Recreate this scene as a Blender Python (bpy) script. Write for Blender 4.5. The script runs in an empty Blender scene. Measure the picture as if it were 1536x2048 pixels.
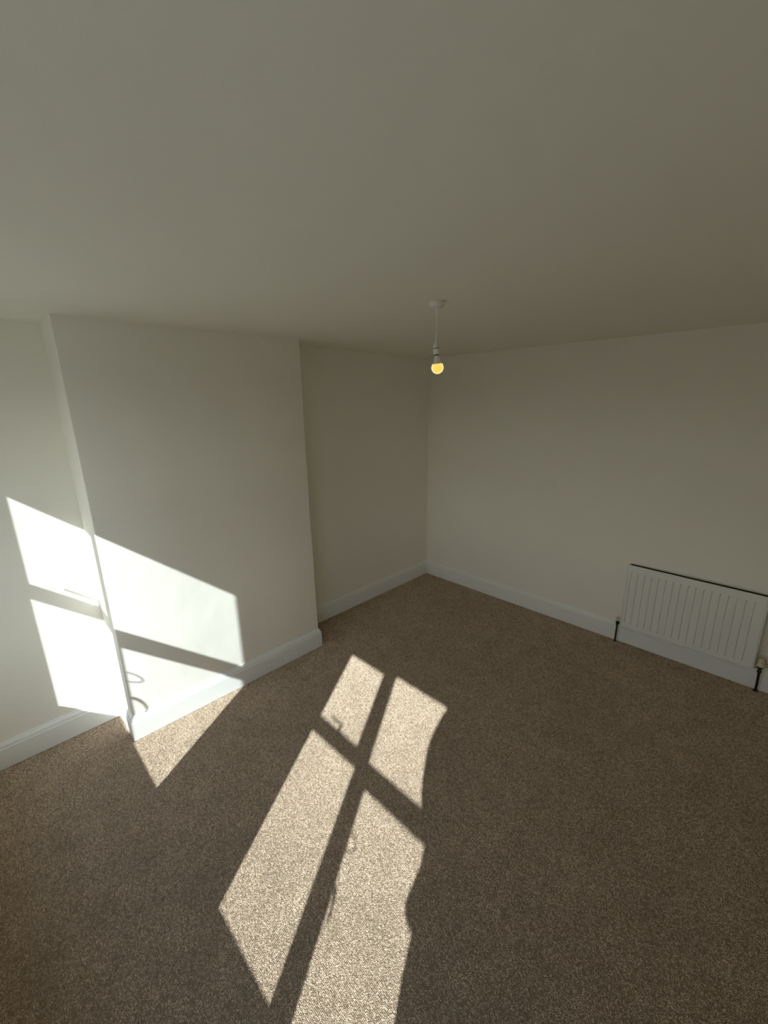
import bpy, bmesh, math, random
import numpy as np
from mathutils import Vector, Matrix

random.seed(7)
SC = bpy.context.scene
COL = SC.collection

# ------------------------------------------------------------------ camera
H = 2.56                                   # ceiling height
CAM = Vector((0.0, 0.0, 2.1149))
cam_d = bpy.data.cameras.new('camera')
cam = bpy.data.objects.new('camera', cam_d)
COL.objects.link(cam)
rt = Vector((0.7059874, 0.70802595, -0.01676451))
up = Vector((-0.17306112, 0.19541974, 0.96532946))
fw = Vector((-0.68675443, 0.67860915, -0.26049563))
m = Matrix((rt, up, -fw)).transposed().to_4x4()
m.translation = CAM
cam.matrix_world = m
cam_d.sensor_fit = 'VERTICAL'
cam_d.sensor_height = 24.0
cam_d.lens = 24.0 * 827.01 / 2048.0
cam_d.clip_start = 0.02
SC.camera = cam

# ------------------------------------------------------------------ light
SUN = Vector((-0.615, 1.0, -0.862)).normalized()      # direction the light travels
sun_d = bpy.data.lights.new('sun', 'SUN')
sun_d.energy = 7.3
sun_d.angle = math.radians(0.53)
sun_d.color = (0.93, 0.99, 1.02)
sun = bpy.data.objects.new('sun', sun_d)
COL.objects.link(sun)
sun.rotation_euler = SUN.to_track_quat('-Z', 'Y').to_euler()
sun.location = (3, -6, 6)

world = bpy.data.worlds.new('sky')
SC.world = world
world.use_nodes = True
wn = world.node_tree
wn.nodes.clear()
o_ = wn.nodes.new('ShaderNodeOutputWorld')
bg = wn.nodes.new('ShaderNodeBackground')
tc = wn.nodes.new('ShaderNodeTexCoord')
sp = wn.nodes.new('ShaderNodeSeparateXYZ')
cr = wn.nodes.new('ShaderNodeValToRGB')
mr = wn.nodes.new('ShaderNodeMapRange')
mr.inputs['From Min'].default_value = -1
mr.inputs['From Max'].default_value = 1
e = cr.color_ramp.elements
e[0].position = 0.0; e[0].color = (0.20, 0.19, 0.15, 1)
e[1].position = 1.0; e[1].color = (0.30, 0.46, 0.80, 1)
k = e.new(0.49); k.color = (0.24, 0.23, 0.18, 1)
k = e.new(0.51); k.color = (0.97, 0.96, 0.90, 1)
k = e.new(0.66); k.color = (0.74, 0.78, 0.82, 1)
bg.inputs['Strength'].default_value = 3.5
wn.links.new(tc.outputs['Generated'], sp.inputs[0])
wn.links.new(sp.outputs['Z'], mr.inputs['Value'])
wn.links.new(mr.outputs[0], cr.inputs[0])
wn.links.new(cr.outputs[0], bg.inputs[0])
wn.links.new(bg.outputs[0], o_.inputs[0])

vs = SC.view_settings
vs.view_transform = 'Standard'
vs.look = 'None'
vs.gamma = 1.0
vs.exposure = 0.06
vs.use_curve_mapping = False
SC.cycles.max_bounces = 14
SC.cycles.diffuse_bounces = 10
SC.cycles.transparent_max_bounces = 16
SC.cycles.use_denoising = True
SC.cycles.caustics_reflective = False

# ------------------------------------------------------------------ materials
def srgb(r, g, b):
    f = lambda c: (c / 12.92 if c <= 0.04045 else ((c + 0.055) / 1.055) ** 2.4)
    return (f(r / 255), f(g / 255), f(b / 255), 1)

def mat(name, col, rough=0.5, metal=0.0, spec=0.5, bumps=(), var=None):
    """bumps: (scale, detail, distance); var: (scale, amount) brightness variation"""
    mt = bpy.data.materials.new(name)
    mt.use_nodes = True
    nt = mt.node_tree
    b = nt.nodes['Principled BSDF']
    b.inputs['Base Color'].default_value = (*col[:3], 1)
    b.inputs['Roughness'].default_value = rough
    b.inputs['Metallic'].default_value = metal
    b.inputs['Specular IOR Level'].default_value = spec
    t = nt.nodes.new('ShaderNodeNewGeometry')
    if var:
        n = nt.nodes.new('ShaderNodeTexNoise')
        n.inputs['Scale'].default_value = var[0]
        n.inputs['Detail'].default_value = 3
        nt.links.new(t.outputs['Position'], n.inputs['Vector'])
        mx = nt.nodes.new('ShaderNodeMix'); mx.data_type = 'RGBA'
        mx.inputs[6].default_value = (*[c * (1 - var[1]) for c in col[:3]], 1)
        mx.inputs[7].default_value = (*[min(1, c * (1 + var[1])) for c in col[:3]], 1)
        nt.links.new(n.outputs['Fac'], mx.inputs[0])
        nt.links.new(mx.outputs[2], b.inputs['Base Color'])
    last = None
    for sc_, det, dist in bumps:
        n = nt.nodes.new('ShaderNodeTexNoise')
        n.inputs['Scale'].default_value = sc_
        n.inputs['Detail'].default_value = det
        nt.links.new(t.outputs['Position'], n.inputs['Vector'])
        bp = nt.nodes.new('ShaderNodeBump')
        bp.inputs['Distance'].default_value = dist
        bp.inputs['Strength'].default_value = 1.0
        nt.links.new(n.outputs['Fac'], bp.inputs['Height'])
        if last: nt.links.new(last.outputs[0], bp.inputs['Normal'])
        last = bp
    if last: nt.links.new(last.outputs[0], b.inputs['Normal'])
    return mt

M = {}
M['wall'] = mat('wall_paint', (0.90, 0.875, 0.80), 0.75, spec=0.25,
                bumps=((2.2, 2, 0.010), (9, 3, 0.0022), (220, 2, 0.0002)), var=(3, 0.012))
M['ceiling'] = mat('ceiling_paint', (0.89, 0.865, 0.77), 0.9, spec=0.15,
                   bumps=((1.6, 1, 0.006), (200, 2, 0.0002)), var=(2, 0.01))
M['gloss'] = mat('skirting_gloss_paint', (0.86, 0.86, 0.84), 0.35, spec=0.45, bumps=((14, 3, 0.0008),))
M['radiator'] = mat('radiator_enamel', (0.84, 0.84, 0.81), 0.35, spec=0.4)
M['plastic'] = mat('white_plastic', (0.84, 0.82, 0.76), 0.35)
M['socket'] = mat('aged_plastic', (0.62, 0.58, 0.46), 0.4)
M['cream'] = mat('cream_plastic', (0.74, 0.68, 0.45), 0.4)
M['backing'] = mat('carpet_backing', (0.26, 0.19, 0.125), 1.0, spec=0)
M['black'] = mat('black_paint', (0.012, 0.011, 0.010), 0.4)
M['hole'] = mat('dark_recess', (0.02, 0.02, 0.018), 0.8)
M['fins'] = mat('fins_shade_dark', (0.03, 0.03, 0.028), 0.8)  # fins coloured near-black, casing shade painted in
M['inner'] = mat('radiator_inner_shade', (0.015, 0.015, 0.014), 0.8)  # near-black colour stands in for shade inside the radiator
M['chrome'] = mat('chrome', (0.85, 0.85, 0.85), 0.12, metal=1.0)
M['upvc'] = mat('window_frame_white', (0.82, 0.83, 0.83), 0.3)
M['cord'] = mat('white_flex', (0.88, 0.86, 0.80), 0.5)
M['sill'] = mat('sill_gloss_paint', (0.82, 0.82, 0.80), 0.3)
M['render'] = mat('outside_render', (0.5, 0.47, 0.40), 0.9)
M['street'] = mat('street_ground', (0.19, 0.185, 0.165), 0.95, var=(0.7, 0.25))
M['skin'] = mat('skin', (0.55, 0.33, 0.24), 0.55)
M['shirt'] = mat('dark_jumper', (0.03, 0.035, 0.05), 0.9)
M['jeans'] = mat('dark_jeans', (0.03, 0.04, 0.07), 0.9)
M['hair'] = mat('brown_hair', (0.05, 0.03, 0.02), 0.6)
M['shoe'] = mat('dark_shoe', (0.02, 0.02, 0.02), 0.5)
M['eye'] = mat('eye_white', (0.7, 0.7, 0.68), 0.2)

def carpet():
    mt = bpy.data.materials.new('carpet'); mt.use_nodes = True
    nt = mt.node_tree; N = nt.nodes; L = nt.links
    b = N['Principled BSDF']
    b.inputs['Roughness'].default_value = 1.0
    b.inputs['Specular IOR Level'].default_value = 0.0
    b.inputs['Diffuse Roughness'].default_value = 1.0
    g = N.new('ShaderNodeNewGeometry')
    v = N.new('ShaderNodeTexVoronoi'); v.inputs['Scale'].default_value = 160
    n2 = N.new('ShaderNodeTexNoise'); n2.inputs['Scale'].default_value = 7; n2.inputs['Detail'].default_value = 4; n2.inputs['Roughness'].default_value = 0.6
    n3 = N.new('ShaderNodeTexNoise'); n3.inputs['Scale'].default_value = 1.7; n3.inputs['Detail'].default_value = 2
    for x in (v, n2, n3): L.new(g.outputs['Position'], x.inputs['Vector'])
    sv = N.new('ShaderNodeSeparateColor'); L.new(v.outputs['Color'], sv.inputs[0])
    cr = N.new('ShaderNodeValToRGB')
    cr.color_ramp.elements[0].position = 0.0; cr.color_ramp.elements[0].color = (*CARPET_DARK, 1)
    cr.color_ramp.elements[1].position = 1.0; cr.color_ramp.elements[1].color = (*CARPET_LIGHT, 1)
    L.new(sv.outputs[0], cr.inputs[0])
    # pile lying different ways (footprints, hoovering)
    r2 = N.new('ShaderNodeMapRange'); r2.inputs['From Min'].default_value = 0.3; r2.inputs['From Max'].default_value = 0.7
    r2.inputs['To Min'].default_value = 0.90; r2.inputs['To Max'].default_value = 1.10
    L.new(n2.outputs['Fac'], r2.inputs['Value'])
    r3 = N.new('ShaderNodeMapRange'); r3.inputs['From Min'].default_value = 0.3; r3.inputs['From Max'].default_value = 0.7
    r3.inputs['To Min'].default_value = 0.95; r3.inputs['To Max'].default_value = 1.05
    L.new(n3.outputs['Fac'], r3.inputs['Value'])
    mm = N.new('ShaderNodeMath'); mm.operation = 'MULTIPLY'; L.new(r2.outputs[0], mm.inputs[0]); L.new(r3.outputs[0], mm.inputs[1])
    vm = N.new('ShaderNodeVectorMath'); vm.operation = 'SCALE'
    L.new(cr.outputs[0], vm.inputs[0]); L.new(mm.outputs[0], vm.inputs['Scale'])
    L.new(vm.outputs[0], b.inputs['Base Color'])
    return mt
CARPET_DARK = (0.32, 0.235, 0.16)
CARPET_LIGHT = (0.80, 0.66, 0.52)
M['carpet'] = carpet()

def glass():
    mt = bpy.data.materials.new('window_glass'); mt.use_nodes = True
    nt = mt.node_tree; N = nt.nodes; L = nt.links
    N.remove(N['Principled BSDF'])
    t = N.new('ShaderNodeBsdfTransparent'); t.inputs[0].default_value = (0.95, 0.97, 0.96, 1)
    g = N.new('ShaderNodeBsdfGlossy'); g.inputs['Roughness'].default_value = 0.0
    x = N.new('ShaderNodeMixShader'); x.inputs[0].default_value = 0.05
    L.new(t.outputs[0], x.inputs[1]); L.new(g.outputs[0], x.inputs[2])
    L.new(x.outputs[0], N['Material Output'].inputs[0])
    return mt
M['glass'] = glass()

def glow():
    mt = mat('lit_globe', (0.9, 0.8, 0.5), 0.4)
    b = mt.node_tree.nodes['Principled BSDF']
    nt = mt.node_tree
    lw = nt.nodes.new('ShaderNodeLayerWeight'); lw.inputs['Blend'].default_value = 0.25
    cr = nt.nodes.new('ShaderNodeValToRGB')
    cr.color_ramp.elements[0].position = 0.12; cr.color_ramp.elements[0].color = (1.0, 0.68, 0.13, 1)
    cr.color_ramp.elements[1].position = 0.42; cr.color_ramp.elements[1].color = (1.0, 0.84, 0.36, 1)
    nt.links.new(lw.outputs['Facing'], cr.inputs[0])
    nt.links.new(cr.outputs[0], b.inputs['Emission Color'])
    b.inputs['Emission Strength'].default_value = 0.95
    b.inputs['Base Color'].default_value = (0.25, 0.2, 0.1, 1)
    return mt
M['glow'] = glow()

# ------------------------------------------------------------------ helpers
def link(name, bm, m_, parent=None, smooth=False, loc=None):
    me = bpy.data.meshes.new(name)
    bmesh.ops.recalc_face_normals(bm, faces=bm.faces[:])
    bm.to_mesh(me); bm.free()
    me.materials.append(M[m_] if isinstance(m_, str) else m_)
    if smooth:
        for p in me.polygons: p.use_smooth = True
        try: me.set_sharp_from_angle(angle=math.radians(38))
        except Exception: pass
    ob = bpy.data.objects.new(name, me)
    COL.objects.link(ob)
    if parent: ob.parent = parent
    if loc: ob.location = loc
    return ob

def box(bm, x0, x1, y0, y1, z0, z1, bev=0.0, seg=2):
    r = bmesh.ops.create_cube(bm, size=1.0)
    vv = r['verts']
    bmesh.ops.scale(bm, vec=(x1 - x0, y1 - y0, z1 - z0), verts=vv)
    bmesh.ops.translate(bm, vec=((x0 + x1) / 2, (y0 + y1) / 2, (z0 + z1) / 2), verts=vv)
    if bev:
        ed = list({e for v in vv for e in v.link_edges})
        bmesh.ops.bevel(bm, geom=ed, offset=bev, segments=seg, affect='EDGES', profile=0.5)

def lathe(bm, prof, seg=32, mtx=None):
    """prof: [(r, z)]; revolve round Z"""
    rings = []
    for r, z in prof:
        if r < 1e-6:
            rings.append([bm.verts.new((0, 0, z))])
        else:
            rings.append([bm.verts.new((r * math.cos(2 * math.pi * i / seg), r * math.sin(2 * math.pi * i / seg), z)) for i in range(seg)])
    for a, b in zip(rings, rings[1:]):
        for i in range(seg):
            j = (i + 1) % seg
            if len(a) == 1 and len(b) == 1: continue
            if len(a) == 1: bm.faces.new((a[0], b[i], b[j]))
            elif len(b) == 1: bm.faces.new((a[i], a[j], b[0]))
            else: bm.faces.new((a[i], a[j], b[j], b[i]))
    if mtx:
        vv = [v for r in rings for v in r]
        bmesh.ops.transform(bm, matrix=mtx, verts=vv)

def tube(bm, pts, r, seg=12):
    pts = [Vector(p) for p in pts]
    rings = []
    n = None
    for i, p in enumerate(pts):
        t = (pts[min(i + 1, len(pts) - 1)] - pts[max(i - 1, 0)]).normalized()
        if n is None:
            n = t.orthogonal().normalized()
        n = (n - t * n.dot(t)).normalized()
        b = t.cross(n)
        rr = r[i] if isinstance(r, (list, tuple)) else r
        rings.append([bm.verts.new(p + (n * math.cos(2 * math.pi * k / seg) + b * math.sin(2 * math.pi * k / seg)) * rr) for k in range(seg)])
    for a, b in zip(rings, rings[1:]):
        for i in range(seg):
            j = (i + 1) % seg
            bm.faces.new((a[i], a[j], b[j], b[i]))
    bm.faces.new(rings[0][::-1]); bm.faces.new(rings[-1])

def empty(name, loc):
    o = bpy.data.objects.new(name, None)
    o.empty_display_size = 0.1
    COL.objects.link(o); o.location = loc
    return o

def tag(o, label=None, cat=None, group=None, kind=None):
    if label: o['label'] = label
    if cat: o['category'] = cat
    if group: o['group'] = group
    if kind: o['kind'] = kind
    return o

def NB(): return bmesh.new()

# ------------------------------------------------------------------ room shell
XL, XC, XA = -3.0897, -2.755, -3.0967      # near alcove wall, chimney face, far alcove wall
Y0, Y1, YB = 0.4062, 1.8723, 3.7993        # chimney breast from / to, back wall
YF = -0.427                                # room face of the window wall
XR = 1.20
T = 0.20

PILE = 0.0045
bm = NB(); box(bm, XL - 0.3, XR + T, YF - T, YB + T, -0.25, -PILE)
floor = tag(link('floor', bm, 'backing'), 'brown speckled twist pile carpet fitted wall to wall', kind='structure')

def pile():
    """short upright tufts of yarn over the whole room, one mesh"""
    rng = np.random.default_rng(3)
    P = 0.0053
    nx, ny = int((XR - XL) / P) + 2, int((YB - YF) / P) + 2
    gx, gy = np.meshgrid(XL - P + np.arange(nx) * P, YF + np.arange(ny) * P * 1.0)
    gx = gx + (np.arange(ny) % 2)[:, None] * P / 2
    x = gx.ravel() + rng.uniform(-.0014, .0014, gx.size)
    y = gy.ravel() + rng.uniform(-.0014, .0014, gx.size)
    keep = ~((x < XC - .01) & (y > Y0 + .01) & (y < Y1 - .01)) & (x < XR) & (y < YB)
    x, y = x[keep], y[keep]; n = x.size
    a = rng.uniform(0, 6.283, n); r = rng.uniform(.0030, .0041, n); h = rng.uniform(-.0020, 0.0010, n)
    lx, ly = rng.normal(0, .0011, n), rng.normal(0, .0011, n)
    co = np.empty((n, 5, 3), np.float32)
    for k in range(4):
        co[:, k, 0] = x + r * np.cos(a + k * np.pi / 2)
        co[:, k, 1] = y + r * np.sin(a + k * np.pi / 2)
        co[:, k, 2] = -PILE - .001
    co[:, 4, 0] = x + lx; co[:, 4, 1] = y + ly; co[:, 4, 2] = h
    tri = np.array([[0, 1, 4], [1, 2, 4], [2, 3, 4], [3, 0, 4]], np.int32)
    idx = (np.arange(n, dtype=np.int32)[:, None, None] * 5 + tri[None]).ravel()
    me = bpy.data.meshes.new('carpet_pile')
    me.vertices.add(n * 5); me.vertices.foreach_set('co', co.ravel())
    me.loops.add(idx.size); me.loops.foreach_set('vertex_index', idx)
    me.polygons.add(n * 4); me.polygons.foreach_set('loop_start', np.arange(n * 4, dtype=np.int32) * 3)
    me.update(calc_edges=True)
    me.materials.append(M['carpet'])
    o = bpy.data.objects.new('carpet_pile', me); COL.objects.link(o); o.parent = floor
    o['kind'] = 'stuff'
    return n
print('tufts', pile())
bm = NB(); box(bm, XL - 0.3, XR + T, YF - T, YB + T, H, H + 0.25)
tag(link('ceiling', bm, 'ceiling'), 'flat off-white painted ceiling', kind='structure')

bm = NB(); box(bm, XL - 0.3, XL, YF - T, Y0 + 0.3, 0, H)
tag(link('wall_left', bm, 'wall'), 'off-white alcove wall left of the chimney breast, partly sunlit', kind='structure')
bm = NB(); box(bm, XA - 0.3, XA, Y0 + 0.3, YB + T, 0, H)
tag(link('wall_alcove', bm, 'wall'), 'off-white wall of the alcove between chimney breast and far corner', kind='structure')

# chimney breast with softly rounded plaster arrises and a slightly wandering right edge
bm = NB()
NZ = 24
def wob(z): return 0.004 * math.sin(z * 2.6 + 0.5) + 0.0015 * math.sin(z * 9)
rings = []
R_ = 0.006
for i in range(NZ + 1):
    z = H * i / NZ
    w = wob(z)
    pts = [(XL - 0.02, Y0), (XC - R_, Y0)]
    for a in (22.5, 45, 67.5): pts.append((XC - R_ + R_ * math.sin(math.radians(a)), Y0 + R_ - R_ * math.cos(math.radians(a))))
    pts += [(XC, Y0 + R_), (XC, Y0 + 0.5), (XC, Y1 - 0.4), (XC, Y1 - R_ + w)]
    for a in (22.5, 45, 67.5): pts.append((XC - R_ + R_ * math.cos(math.radians(a)), Y1 + w - R_ + R_ * math.sin(math.radians(a))))
    pts += [(XC - R_, Y1 + w), (XA - 0.02, Y1 + w)]
    rings.append([bm.verts.new((x, y, z)) for x, y in pts])
for a, b in zip(rings, rings[1:]):
    n = len(a)
    for i in range(n):
        j = (i + 1) % n
        bm.faces.new((a[i], a[j], b[j], b[i]))
bm.faces.new(rings[0]); bm.faces.new(rings[-1])
tag(link('wall_chimney_breast', bm, 'wall', smooth=True), 'projecting off-white chimney breast with sunlight on its lower left', kind='structure')

bm = NB(); box(bm, XA - 0.3, XR + T, YB, YB + T, 0, H)
tag(link('wall_back', bm, 'wall'), 'off-white back wall behind the radiator', kind='structure')
bm = NB(); box(bm, XR, XR + T, YF - T, YB + T, 0, H)
tag(link('wall_right', bm, 'wall'), 'off-white right wall', kind='structure')

# window wall: two openings
YP = -0.533                                # inner plane of the window frames
FD = 0.053                                 # frame depth
WO = -0.64                                 # outer face of the wall
def opening(dx):                           # x0, x1, z0, z1
    return (-1.015 + dx, 0.215 + dx, 0.600, 2.32)
DXW = -1.826
OPS = [opening(0), opening(DXW)]
bm = NB()
z0, z1 = OPS[0][2], OPS[0][3]
box(bm, XL - 0.3, XR + T, WO, YF, 0, z0)
box(bm, XL - 0.3, XR + T, WO, YF, z1, H)
box(bm, XL - 0.3, OPS[1][0], WO, YF, z0, z1)
box(bm, OPS[1][1], OPS[0][0], WO, YF, z0, z1)
box(bm, OPS[0][1], XR + T, WO, YF, z0, z1)
tag(link('wall_front', bm, 'wall'), 'off-white window wall with two window openings', kind='structure')

# ------------------------------------------------------------------ windows
# lit aperture of each pane on the inner plane (x0, x1, z0, z1) for the first window
S = 1.0667
PANES = {
    'ul': (-0.823 * S, -0.470 * S, 1.540 * S, 2.030 * S),
    'ur': (-0.3455 * S, 0.1075 * S, 1.515 * S, 2.072 * S),
    'll': (-0.830 * S, -0.427 * S, 0.735 * S, 1.436 * S),
    'lr': (-0.319 * S, 0.1075 * S, 0.736 * S, 1.392 * S),
}
def build_window(name, dx, label, prot):
    ox0, ox1, oz0, oz1 = opening(dx)
    root = empty(name, ((ox0 + ox1) / 2, YP, oz0))
    tag(root, label, kind='structure')
    base = Vector(root.location)
    def put(n, bm_, mm, par=root, **k):
        bmesh.ops.translate(bm_, vec=-base, verts=bm_.verts[:])
        return link(n, bm_, mm, par, **k)
    ax, az = 0.615 * FD, 0.862 * FD
    ya, yb_ = YP - FD, YP
    # outer frame
    fx0, fx1, fz0, fz1 = PANES['ll'][0] + dx - 0.02, PANES['lr'][1] + dx + ax + 0.0, PANES['lr'][2] - 0.06, PANES['ur'][3] + az
    bm = NB()
    box(bm, ox0, fx0, ya, yb_, oz0, oz1, 0.003)
    box(bm, fx1, ox1, ya, yb_, oz0, oz1, 0.003)
    box(bm, fx0 - .002, fx1 + .002, ya, yb_, oz0, fz0, 0.003)
    box(bm, fx0 - .002, fx1 + .002, ya, yb_, fz1, oz1, 0.003)
    put('window_frame', bm, 'upvc')
    xm, zm = -0.402 * S + dx, 1.487 * S
    for key in ('ul', 'ur', 'll', 'lr'):
        a0, a1, b0, b1 = PANES[key]
        a0 += dx; a1 += dx + ax; b1 += az
        c0, c1 = (fx0, xm) if key[1] == 'l' else (xm, fx1)
        d0, d1 = (zm, fz1) if key[0] == 'u' else (fz0, zm)
        bm = NB()
        if a0 - c0 > 1e-4: box(bm, c0, a0, ya + .001, yb_ - .001, d0, d1, 0.002)
        if c1 - a1 > 1e-4: box(bm, a1, c1, ya + .001, yb_ - .001, d0, d1, 0.002)
        if b0 - d0 > 1e-4: box(bm, a0 - .001, a1 + .001, ya + .002, yb_ - .002, d0, b0, 0.002)
        if d1 - b1 > 1e-4: box(bm, a0 - .001, a1 + .001, ya + .002, yb_ - .002, b1, d1, 0.002)
        sash = put('window_sash', bm, 'upvc')
        bm = NB(); box(bm, a0 - .004, a1 + .004, YP - FD * .55, YP - FD * .55 + .004, b0 - .004, b1 + .004)
        put('window_pane', bm, 'glass', sash)
        if key == 'll':
            pass
    # curved lever handle on the mullion, lower right light
    hx, hz = PANES['lr'][0] + dx, 1.105
    bm = NB()
    box(bm, hx - 0.030, hx - 0.008, YP - .002, YP + 0.010, hz - 0.03, hz + 0.03, 0.004)
    pts = [(hx - .019, YP + .008, hz), (hx - .018, YP + .020, hz), (hx - .012, YP + .028, hz - .004), (hx - .018 + prot * .8, YP + .031, hz - .018),
           (hx - .018 + prot * 1.25, YP + .032, hz - .042), (hx - .018 + prot * 1.45, YP + .032, hz - .070), (hx - .018 + prot * 1.5, YP + .031, hz - .098)]
    tube(bm, pts, [.006, .008, .009, .008, .006, .005, .004])
    put('window_handle', bm, 'upvc', smooth=True)
    # thin hanging loop of cord from a hook on the mullion
    bm = NB()
    lx, lz = hx + 0.008, 1.255
    loop = []
    for i in range(21):
        a = math.pi * (0.5 + i / 20.0)
        loop.append((lx - 0.030 - 0.050 * math.cos(a) * 1.0 - 0.0, YP + .03, lz + 0.034 * math.sin(a)))
    tube(bm, loop, 0.0034, 8)
    tube(bm, [(lx - .030, YP - .002, lz + .034), (lx - .030, YP + .03, lz + .034)], .003, 6)
    tube(bm, [(lx - .030, YP - .002, lz - .034), (lx - .030, YP + .03, lz - .034)], .003, 6)
    put('cord_loop', bm, 'upvc')
    # casement stay above the transom on the upper left light
    sx, sz = PANES['ul'][0] + dx, PANES['ul'][2]
    bm = NB()
    box(bm, sx + .186, sx + .200, YP - .002, YP + .018, sz - .030, sz + .020, .002)
    tube(bm, [(sx + .084, YP + .014, sz + .027), (sx + .194, YP + .014, sz + .024)], .0065, 10)
    put('window_stay', bm, 'upvc')
    # board at the foot of the reveal
    bm = NB(); box(bm, ox0 - .03, ox1 + .03, YP + .001, YF + .025, oz0 - .022, oz0, 0.006)
    put('window_sill', bm, 'sill')
    return root
build_window('window_1', 0.0, 'white framed window of four panes nearest the camera, behind the photographer', 0.012)
build_window('window_2', DXW, 'white framed window of four panes beside the near alcove', 0.028)

# ------------------------------------------------------------------ skirting
PROF = [(-0.004, 0.1715), (0.0045, 0.1715), (0.0065, 0.1695), (0.0068, 0.164), (0.0095, 0.1615), (0.0130, 0.157),
        (0.0158, 0.150), (0.0175, 0.142), (0.0180, 0.134), (0.0212, 0.1310), (0.0215, 0.128), (0.0215, 0.0), (-0.004, 0.0)]
PATH = [('near_alcove', (XL, YF)), ('chimney_side', (XL, Y0)), ('chimney_breast', (XC, Y0)), ('chimney_return', (XC, Y1)),
        ('alcove', (XA, Y1)), ('back', (XA, YB)), ('right', (XR, YB)), ('front', (XR, YF))]
n = len(PATH)
P2 = [Vector((p[1][0], p[1][1])) for p in PATH]
def corner(i, off):
    a, b, c = P2[i - 1], P2[i], P2[(i + 1) % n]
    d1 = (b - a).normalized(); d2 = (c - b).normalized()
    n1 = Vector((d1.y, -d1.x)); n2 = Vector((d2.y, -d2.x))
    k = (n1 + n2) / (1 + n1.dot(n2))
    return b + k * off
NAMES = ['baseboard_left', 'baseboard_chimney_near_side', 'baseboard_chimney', 'baseboard_chimney_far_side',
         'baseboard_alcove', 'baseboard_back', 'baseboard_right', 'baseboard_front']
for i in range(n):
    bm = NB()
    A = [bm.verts.new((*corner(i, o), z)) for o, z in PROF]
    B = [bm.verts.new((*corner((i + 1) % n, o), z)) for o, z in PROF]
    for k in range(len(PROF)):
        l = (k + 1) % len(PROF)
        bm.faces.new((A[k], A[l], B[l], B[k]))
    bm.faces.new(A); bm.faces.new(B)
    tag(link(NAMES[i], bm, 'gloss', smooth=True), kind='structure')

# ------------------------------------------------------------------ radiator
RX0, RX1, RZ0, RZ1 = -0.852, 0.022, 0.183, 0.751
RY = 3.709                                  # front face
rad = empty('radiator', ((RX0 + RX1) / 2, 3.74, 0))
tag(rad, 'white ribbed panel radiator with a dark slotted top on the back wall', 'radiator')
rb = Vector(rad.location)
def rput(nm, bm_, mm, par=rad, **k):
    bmesh.ops.translate(bm_, vec=-rb, verts=bm_.verts[:])
    return link(nm, bm_, mm, par, **k)
G0, GP, GN = -0.8235, 0.0489, 17
def depth_x(x):
    d = 0.0
    for g in range(GN):
        gx = G0 + GP * g
        t = x - gx
        if -0.0035 < t <= 0: d = max(d, (t + 0.0035) / 0.0035)
        elif 0 < t <= 0.003: d = max(d, 1.0)
        elif 0.003 < t < 0.017: d = max(d, (1 - (t - 0.003) / 0.014) ** 2 * 0.3)
    return d
xs = [RX0, RX0 + 0.003, RX0 + 0.008, RX0 + .014]
for g in range(GN):
    gx = G0 + GP * g
    xs += [gx - .0036, gx - .0015, gx, gx + .003, gx + .006, gx + .010, gx + .0175, gx + .032]
xs = [x for x in xs if x < RX1 - .02] + [RX1 - .014, RX1 - .008, RX1 - .003, RX1]
zs = [RZ0, RZ0 + .003, RZ0 + .008, RZ0 + .015, RZ0 + .036, RZ0 + .040, RZ0 + .044, RZ0 + .1, RZ0 + .25, RZ0 + .4, RZ1 - .061, RZ1 - .057, RZ1 - .052,
      RZ1 - .017, RZ1 - .014, RZ1 - .010, RZ1 - .003, RZ1]
bm = NB()
grid = []
for z in zs:
    row = []
    for x in xs:
        e_ = min(x - RX0, RX1 - x, z - RZ0, RZ1 - z)
        rim = 0.004 if e_ < .0005 else (0.0012 if e_ < .004 else (0.0 if e_ < .0085 else 0.0016))
        fz = 1.0 if RZ0 + .043 < z < RZ1 - .0565 else 0.0
        row.append(bm.verts.new((x, RY + rim + 0.0095 * depth_x(x) * fz, z)))
    grid.append(row)
for a, b in zip(grid, grid[1:]):
    for i in range(len(a) - 1):
        bm.faces.new((a[i], a[i + 1], b[i + 1], b[i]))
# close the sheet with a flat back
loop = grid[0] + [r[-1] for r in grid[1:]] + grid[-1][-2::-1] + [r[0] for r in grid[-2:0:-1]]
back = [bm.verts.new((v.co.x, RY + .0128, v.co.z)) for v in loop]
for i in range(len(loop)):
    j = (i + 1) % len(loop)
    bm.faces.new((loop[i], loop[j], back[j], back[i]))
bm.faces.new(back)
rput('front_panel', bm, 'radiator')
bm = NB(); box(bm, RX0 + .004, RX1 - .004, 3.766, 3.773, RZ0 + .004, RZ1 - .006, .0015)
rput('rear_panel', bm, 'radiator')
bm = NB()
box(bm, RX0 + .006, RX1 - .006, RY + .0130, RY + .0142, RZ0 + .02, RZ1 - .012)
box(bm, RX0 + .006, RX1 - .006, 3.7640, 3.7655, RZ0 + .02, RZ1 - .004)
rput('inner_shade_sheet', bm, 'inner')  # added dark sheets paint the shade seen through the top slots
for x0, x1 in ((RX0 - .006, RX0 - .0005), (RX1 + .0005, RX1 + .006)):
    bm = NB(); box(bm, x0, x1, RY + .003, 3.773, RZ0 + .012, RZ1 - .003, .002)
    rput('side_panel', bm, 'radiator')
# pleated convector fins inside, their near-black colour standing for shade
bm = NB()
x = RX0 + .02; fl = False; prev = None
while x < RX1 - .02:
    y = 3.731 if fl else 3.757
    c = [bm.verts.new((x, y, RZ0 + .06)), bm.verts.new((x, y, RZ1 - .035))]
    if prev: bm.faces.new((prev[0], c[0], c[1], prev[1]))
    prev = c; x += .0125; fl = not fl
tag(rput('convector_fins', bm, 'fins'), 'pleated convector fins inside, coloured dark as shade')
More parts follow.
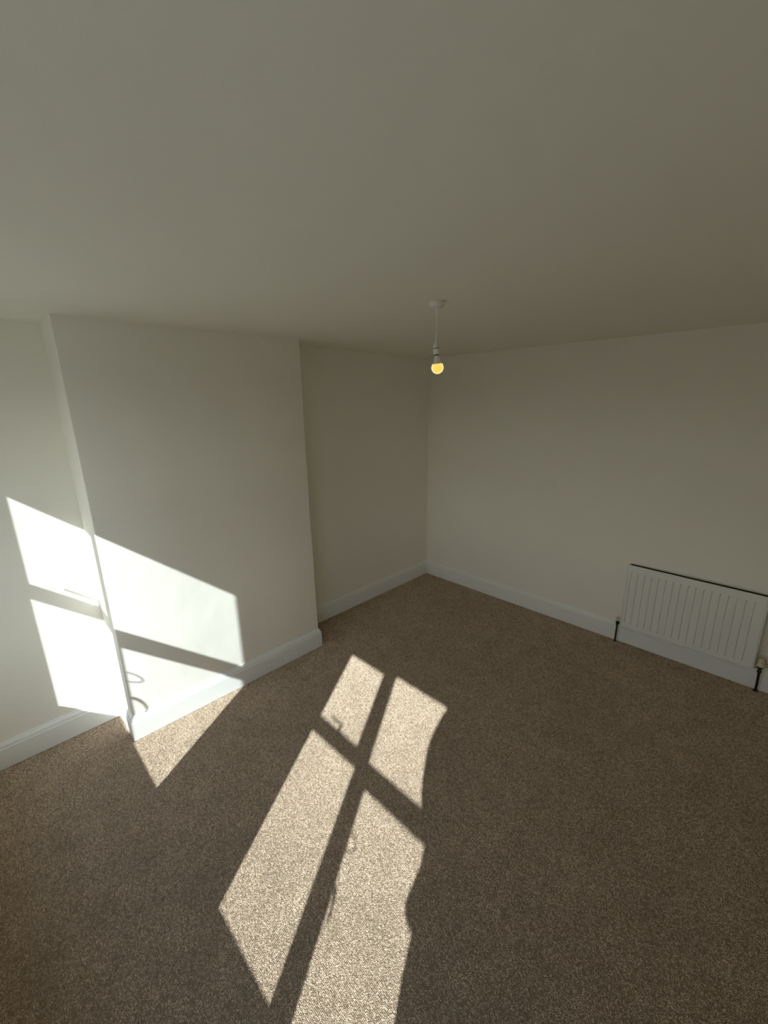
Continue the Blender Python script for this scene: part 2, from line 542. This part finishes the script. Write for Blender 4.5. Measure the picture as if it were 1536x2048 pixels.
# top grille: two long rails and many small cross bars
bm = NB()
box(bm, RX0, RX1, RY + .013, RY + .0150, RZ1 - .010, RZ1 - .002)
box(bm, RX0, RX1, 3.7625, 3.765, RZ1 - .022, RZ1 - .014)
x = RX0 + .008
while x < RX1 - .006:
    box(bm, x, x + .0018, RY + .012, 3.763, RZ1 - .019, RZ1 - .014)
    x += .0096
tag(rput('top_grille', bm, 'radiator'), kind='stuff')
for x in (RX0 + .12, RX1 - .12):
    for z in (RZ0 + .06, RZ1 - .08):
        bm = NB(); box(bm, x - .012, x + .012, 3.7725, YB - .0005, z - .02, z + .02, .001)
        rput('wall_bracket', bm, 'radiator')

# left valve
bm = NB()
lathe(bm, [(0, -.022), (.0095, -.022), (.0105, -.018), (.0105, -.008), (.013, -.006), (.013, .006), (.009, .010), (.009, .018), (0, .018)], 20, Matrix.Translation((-0.886, 3.752, 0.186)))
lathe(bm, [(0, 0), (.0075, 0), (.0075, .012), (.0105, .013), (.0105, .026), (.008, .027), (.008, .045), (0, .045)], 16,
      Matrix.Translation((-0.886, 3.752, 0.188)) @ Matrix.Rotation(math.pi / 2, 4, 'Y'))
v = tag(rput('radiator_valve', bm, 'black', smooth=True), 'black valve body')
bm = NB()
lathe(bm, [(0, 0), (.0115, 0), (.0125, .003), (.0125, .022), (.011, .027), (.007, .030), (0, .0305)], 20, Matrix.Translation((-0.886, 3.752, 0.2035)))
tag(rput('valve_cap', bm, 'cream', v, smooth=True), 'cream plastic cap')
bm = NB()
tube(bm, [(-0.8865, 3.7565, -0.004), (-0.8865, 3.7565, .05), (-0.886, 3.754, .12), (-0.886, 3.752, .168)], .0066, 14)
lathe(bm, [(.0066, .004), (.013, .003), (.013, 0), (.0066, 0)], 18, Matrix.Translation((-0.8865, 3.7565, 0)))
tag(rput('pipe', bm, 'black', smooth=True), 'thin black pipe rising from the carpet')
# right valve
VX, VY = 0.062, 3.752
bm = NB()
lathe(bm, [(0, -.034), (.0115, -.034), (.013, -.030), (.013, -.018), (.0105, -.014), (.0105, .004), (.0175, .006), (.0175, .014), (.012, .018), (0, .018)], 20, Matrix.Translation((VX, VY, 0.188)))
v = tag(rput('radiator_valve', bm, 'black', smooth=True), 'black thermostatic valve body')
bm = NB()
lathe(bm, [(0, 0), (.008, 0), (.008, .010), (.0115, .011), (.0115, .026), (.009, .028), (.009, .040), (0, .040)], 6,
      Matrix.Translation((VX - .006, VY, 0.188)) @ Matrix.Rotation(-math.pi / 2, 4, 'Y'))
tag(rput('union_nut', bm, 'chrome', v), 'shiny chrome nut')
bm = NB()
lathe(bm, [(0, 0), (.0185, 0), (.0210, .004), (.0210, .011), (.0185, .018), (.0115, .024), (.0105, .027), (.0105, .058), (.009, .061), (0, .062)], 28, Matrix.Translation((VX - .002, VY, 0.205)))
for k_ in range(8):
    a = k_ * math.pi / 4
    mtx = Matrix.Translation((VX - .002, VY, 0)) @ Matrix.Rotation(a, 4, 'Z')
    r = bmesh.ops.create_cube(bm, size=1.0)
    bmesh.ops.scale(bm, vec=(.011, .0032, .034), verts=r['verts'])
    bmesh.ops.translate(bm, vec=(.0145, 0, .238), verts=r['verts'])
    bmesh.ops.transform(bm, matrix=mtx, verts=r['verts'])
tag(rput('valve_cap', bm, 'cream', v, smooth=True), 'cream ribbed plastic cap')
bm = NB()
tube(bm, [(VX + .004, 3.757, -0.004), (VX + .004, 3.757, .05), (VX + .002, 3.754, .11), (VX, VY, .158)], .0078, 14)
lathe(bm, [(.0078, .006), (.016, .004), (.016, 0), (.0078, 0)], 18, Matrix.Translation((VX + .004, 3.757, 0)))
tag(rput('pipe', bm, 'black', smooth=True), 'black pipe rising from the carpet')

# ------------------------------------------------------------------ sockets
def socket(name, origin, ax_u, nrm, w, h, label, flip=False, pm='socket'):
    """plate centred on origin; ax_u = direction of the width, nrm = out of the wall"""
    root = empty(name, origin)
    tag(root, label, 'socket')
    U, N_, Z = Vector(ax_u), Vector(nrm), Vector((0, 0, 1))
    mx = Matrix((U, N_, Z)).transposed().to_4x4()
    def fin(nm, bm_, mm, **k):
        bmesh.ops.transform(bm_, matrix=mx, verts=bm_.verts[:])
        return link(nm, bm_, mm, root, **k)
    bm = NB(); box(bm, -w / 2, w / 2, 0, .010, -h / 2, h / 2, .003, 3)
    fin('face_plate', bm, pm, smooth=True)
    s = -1 if flip else 1
    for cx in (-w / 4, w / 4):
        for (dx_, dz_, ww, hh) in ((0, s * .009, .004, .008), (-.011, -s * .013, .0065, .004), (.011, -s * .013, .0065, .004)):
            bm = NB(); box(bm, cx + dx_ - ww / 2, cx + dx_ + ww / 2, .0095, .0104, dz_ - hh / 2, dz_ + hh / 2)
            tag(fin('pin_hole', bm, 'hole'), 'dark pin slot')
        bm = NB(); box(bm, cx * .35 - .006, cx * .35 + .006, .009, .0135, s * .026 - .006, s * .026 + .006, .002)
        fin('switch', bm, pm)
    return root
socket('socket_outlet', (XA + .0215, 2.094, 0.066), (0, 1, 0), (1, 0, 0), .146, .086,
       'double socket on the skirting board just right of the chimney breast', flip=True, pm='plastic')
socket('socket_outlet', (0.119, YB, 0.232), (1, 0, 0), (0, -1, 0), .146, .086,
       'beige double socket on the wall just right of the radiator', flip=False)

# ------------------------------------------------------------------ pendant light
LX, LY = -1.332, 1.687
pen = empty('pendant_light', (LX, LY, H))
tag(pen, 'bare glowing bulb hanging on a short white cord from the ceiling', 'light')
def pput(nm, bm_, mm, par=pen, **k): return link(nm, bm_, mm, par, **k)
bm = NB()
lathe(bm, [(0, 0), (.033, 0), (.036, -.004), (.0375, -.010), (.0375, -.016), (.036, -.022), (.032, -.0255), (.012, -.027), (.006, -.032), (0, -.032)], 48)
pput('ceiling_rose', bm, 'plastic', smooth=True)
side = Vector((rt.x, rt.y, 0)).normalized()
cpts = []
for i in range(13):
    t = i / 12
    o = side * (0.0035 * math.sin(math.pi * t) + 0.0)
    cpts.append((o.x, o.y, -.028 - t * .158))
bm = NB(); tube(bm, cpts, .0032, 10)
pput('cord', bm, 'cord', smooth=True)
TILT = Matrix.Translation((0, 0, -.184)) @ Matrix.Rotation(math.radians(5.0), 4, Vector((fw.x, fw.y, 0)).normalized() * -1) @ Matrix.Translation((0, 0, .184))
bm = NB()
lathe(bm, [(0, -.180), (.005, -.180), (.008, -.184), (.0125, -.190), (.0148, -.198), (.0150, -.2045), (.0128, -.2050), (.0128, -.2075), (.0165, -.208),
           (.0168, -.212), (.0155, -.213), (.0153, -.2325), (.0145, -.2340), (.010, -.2345), (.010, -.215), (0, -.215)], 36, TILT)
hold = pput('lamp_holder', bm, 'plastic', smooth=True)
bm = NB()
lathe(bm, [(.0129, -.2050), (.0136, -.2052), (.0136, -.2076), (.0129, -.2078)], 36, TILT)
tag(pput('holder_gap', bm, 'hole', hold), 'dark gap under the holder dome')
bm = NB()
lathe(bm, [(0, -.224), (.0095, -.224), (.0105, -.232), (.0108, -.2395), (.0100, -.2415), (.0130, -.2435), (.0135, -.248), (.0155, -.260), (.0195, -.272), (.0245, -.2775), (.0245, -.2785), (0, -.2785)], 40, TILT)
blb = pput('light_bulb', bm, 'plastic', smooth=True)
bm = NB()
lathe(bm, [(.0098, -.2345), (.0112, -.2350), (.0112, -.2395), (.0098, -.2400)], 36, TILT)
tag(pput('bulb_collar', bm, 'hole', blb), 'dark metal collar')
cz, rr = -.2955, .0298
prof = [(0, -.2775)]
for i in range(25):
    a = math.radians(36 - i * (126 / 24))
    prof.append((rr * math.cos(a), cz + rr * math.sin(a)))
prof[-1] = (0, cz - rr)
bm = NB(); lathe(bm, prof, 48, TILT)
tag(pput('globe', bm, 'glow', blb, smooth=True), 'glowing yellow globe')

# ------------------------------------------------------------------ outside ground
bm = NB(); box(bm, -300, 300, -500, WO - .05, -3.3, -3.2)
tag(link('ground', bm, 'street'), 'grey street ground outside, below the windows', kind='structure')

# ------------------------------------------------------------------ photographer (out of frame; their left side clips the sunlight)
person = empty('person', (0.02, -0.13, 0))
tag(person, 'person in dark jumper and jeans at the window, both hands raised holding a phone', 'person')
pb = Vector(person.location)
F = Vector((-0.69, 0.724, 0)).normalized()
Lf = Vector((-F.y, F.x, 0))                              # towards the left hand
def at(l, f, z): return pb + Lf * l + F * f + Vector((0, 0, z))

def skin_mesh(nodes, edges, root, sub=2):
    me = bpy.data.meshes.new('tmp')
    keys = list(nodes)
    me.from_pydata([nodes[k][0] for k in keys], [(keys.index(a), keys.index(b)) for a, b in edges], [])
    ob = bpy.data.objects.new('tmp', me); COL.objects.link(ob)
    ob.modifiers.new('skin', 'SKIN').use_smooth_shade = True
    for i, k in enumerate(keys):
        r = nodes[k][1]
        me.skin_vertices[0].data[i].radius = r if isinstance(r, tuple) else (r, r)
        me.skin_vertices[0].data[i].use_root = (k == root)
    sb = ob.modifiers.new('sub', 'SUBSURF'); sb.levels = sub; sb.render_levels = sub
    dg = bpy.context.evaluated_depsgraph_get(); dg.update()
    out = bpy.data.meshes.new_from_object(ob.evaluated_get(dg))
    bpy.data.objects.remove(ob); bpy.data.meshes.remove(me)
    return out

V = Vector
nd = {
    'pelvis': (at(0, -.01, .96), (.125, .10)), 'waist': (at(0, 0, 1.10), (.115, .09)), 'chest': (at(0, .01, 1.28), (.135, .105)),
    'upper': (at(0, 0, 1.40), (.10, .08)), 'neck': (at(.035, .01, 1.49), .052), 'skull0': (at(.060, .025, 1.575), .066), 'skull1': (at(.082, .02, 1.655), .080), 'skull2': (at(.082, .01, 1.715), .050),
    'ls': (V((-0.095, -0.245, 1.385)), .056), 'la': (V((-0.135, -0.205, 1.51)), .047), 'le': (V((-0.165, -0.170, 1.625)), .040), 'lf': (V((-0.135, -0.130, 1.76)), .037), 'lw': (V((-0.092, -0.095, 1.905)), .026), 'lh': (V((-0.066, -0.082, 1.975)), (.036, .018)),
    'rs': (at(-.16, 0, 1.385), .056), 'ra': (at(-.20, .06, 1.50), .046), 're': (at(-.205, .10, 1.62), .040), 'rf': (at(-.155, .07, 1.76), .036), 'rw': (V((0.088, -0.060, 1.895)), .026), 'rh': (V((0.068, -0.050, 1.965)), (.036, .018)),
}
ed = [('pelvis', 'waist'), ('waist', 'chest'), ('chest', 'upper'), ('upper', 'neck'), ('neck', 'skull0'), ('skull0', 'skull1'), ('skull1', 'skull2'),
      ('upper', 'ls'), ('ls', 'la'), ('la', 'le'), ('le', 'lf'), ('lf', 'lw'), ('lw', 'lh'),
      ('upper', 'rs'), ('rs', 'ra'), ('ra', 're'), ('re', 'rf'), ('rf', 'rw'), ('rw', 'rh')]
for sd, l in (('l', .095), ('r', -.095)):
    nd[sd + 'hip'] = (at(l, -.01, .88), .092); nd[sd + 'kn'] = (at(l * 1.1, .015, .50), .060); nd[sd + 'cf'] = (at(l * 1.12, -.012, .34), .055); nd[sd + 'an'] = (at(l * 1.15, -.02, .09), .040); nd[sd + 'to'] = (at(l * 1.25, .10, .045), (.042, .034))
    ed += [('pelvis', sd + 'hip'), (sd + 'hip', sd + 'kn'), (sd + 'kn', sd + 'cf'), (sd + 'cf', sd + 'an'), (sd + 'an', sd + 'to')]
me = skin_mesh(nd, ed, 'pelvis')
for mm_ in ('shirt', 'jeans', 'skin', 'shoe'): me.materials.append(M[mm_])
for p in me.polygons:
    c = p.center
    p.use_smooth = True
    head = c.z > 1.475 and (c - at(.065, .02, c.z)).length < .088
    hand = c.z > 1.90
    p.material_index = 2 if (head or hand) else (3 if c.z < .085 else (1 if c.z < 1.0 else 0))
me.transform(Matrix.Translation(-pb))
body = bpy.data.objects.new('body', me); COL.objects.link(body); body.parent = person

def hand(root, tips, nm):
    """four fingers and a thumb, each its own short skinned chain rooted in the palm"""
    for path, r in tips:
        nodes = {str(i): (V(q), r * (1 - .12 * i)) for i, q in enumerate(path)}
        m2 = skin_mesh(nodes, [(str(i), str(i + 1)) for i in range(len(path) - 1)], '0', 1)
        m2.materials.append(M['skin'])
        for p in m2.polygons: p.use_smooth = True
        m2.transform(Matrix.Translation(-pb))
        o = bpy.data.objects.new(nm, m2); COL.objects.link(o); o.parent = body
PH = CAM - rt * .022 - up * .055 - fw * .0065           # centre of the phone
for sgn, hw in ((-1, nd['lh'][0]), (1, nd['rh'][0])):
    tips = []
    for k_ in range(4):
        a = hw + up * (.008 + .004 * k_)
        edge = PH + rt * sgn * .040 - up * (.062 - .019 * k_)
        tips.append(([a, edge - fw * .020 + rt * sgn * .010, edge + rt * sgn * .012 - fw * .001, edge - rt * sgn * .002 + fw * .0125], (.0088, .0086, .0084, .0074)[k_]))
    edge = PH + rt * sgn * .030 - up * .045
    tips.append(([hw - fw * .01, hw * .5 + edge * .5 - fw * .022 - rt * sgn * .004, edge - fw * .0135], .0100))
    hand(hw, tips[:4], 'finger'); hand(hw, tips[4:], 'thumb')

def part(nm, bm_, mm, **k):
    bmesh.ops.translate(bm_, vec=-pb, verts=bm_.verts[:])
    return link(nm, bm_, mm, person, **k)
HM = Matrix((-Lf, F, V((0, 0, 1)))).transposed().to_4x4()
def headpt(x, y, z): return HM @ V((x, y, z)) + at(.082, .02, 1.632)
bm = NB(); r = bmesh.ops.create_uvsphere(bm, u_segments=24, v_segments=16, radius=1)
for v in bm.verts:
    q = v.co.copy()
    v.co = headpt(q.x * .082, -.012 + q.y * .096 - (.02 if q.z < 0 else 0), .03 + q.z * .085)
cut = [v for v in bm.verts if (HM.inverted() @ (v.co - at(.082, .02, 1.632))).y > .045 and v.co.z < 1.70]
bmesh.ops.delete(bm, geom=cut, context='VERTS')
part('hair', bm, 'hair', smooth=True)
for s_ in (-1, 1):
    bm = NB(); bmesh.ops.create_uvsphere(bm, u_segments=12, v_segments=8, radius=.0115, matrix=Matrix.Translation(headpt(s_ * .030, .071, .012)))
    e_ = part('eye', bm, 'eye', smooth=True)
    bm = NB(); bmesh.ops.create_uvsphere(bm, u_segments=10, v_segments=8, radius=.0055, matrix=Matrix.Translation(headpt(s_ * .030, .0795, .012)))
    part('iris', bm, 'hair', smooth=True)
    bm = NB(); bmesh.ops.create_uvsphere(bm, u_segments=10, v_segments=8, radius=1, matrix=Matrix.Translation(headpt(s_ * .078, .0, .0)) @ HM @ Matrix.Diagonal((.010, .017, .031, 1)))
    part('ear', bm, 'skin', smooth=True)
bm = NB(); tube(bm, [headpt(0, .074, .018), headpt(0, .088, -.002), headpt(0, .096, -.020), headpt(0, .080, -.028)], [.006, .009, .013, .009], 10)
part('nose', bm, 'skin', smooth=True)
M['lip'] = mat('lips', (0.45, 0.20, 0.17), 0.5)
bm = NB(); tube(bm, [headpt(-.024, .070, -.050), headpt(-.010, .079, -.047), headpt(.010, .079, -.047), headpt(.024, .070, -.050)], [.003, .006, .006, .003], 8)
part('mouth', bm, 'lip', smooth=True)

bm = NB()
rings = []
for z_, a_, b_ in ((1.36, .13, .09), (1.25, .146, .118), (1.14, .158, .125), (1.06, .188, .135), (1.035, .198, .140), (1.022, .194, .138), (1.025, .170, .125), (1.06, .160, .12), (1.16, .140, .11), (1.34, .10, .07)):
    rings.append([bm.verts.new(at(a_ * math.cos(i * math.pi / 16), b_ * math.sin(i * math.pi / 16), z_)) for i in range(32)])
for a_, b_ in zip(rings, rings[1:]):
    for i in range(32): bm.faces.new((a_[i], a_[(i + 1) % 32], b_[(i + 1) % 32], b_[i]))
part('jumper_hem', bm, 'shirt', smooth=True)

PM = Matrix((rt, up, fw)).transposed().to_4x4(); PM.translation = PH
ph = empty('phone', PH)
tag(ph, 'black phone held up by the person at the window', 'phone')
bm = NB(); box(bm, -.036, .036, -.074, .074, -.004, .004, .003, 3)
bmesh.ops.transform(bm, matrix=Matrix.Translation(-PH) @ PM, verts=bm.verts[:])
link('phone_body', bm, 'black', ph, smooth=True)
bm = NB(); box(bm, -.033, .033, -.071, .071, -.0044, -.0040)
bmesh.ops.transform(bm, matrix=Matrix.Translation(-PH) @ PM, verts=bm.verts[:])
link('screen', bm, mat('phone_screen', (.01, .01, .012), .05), ph)
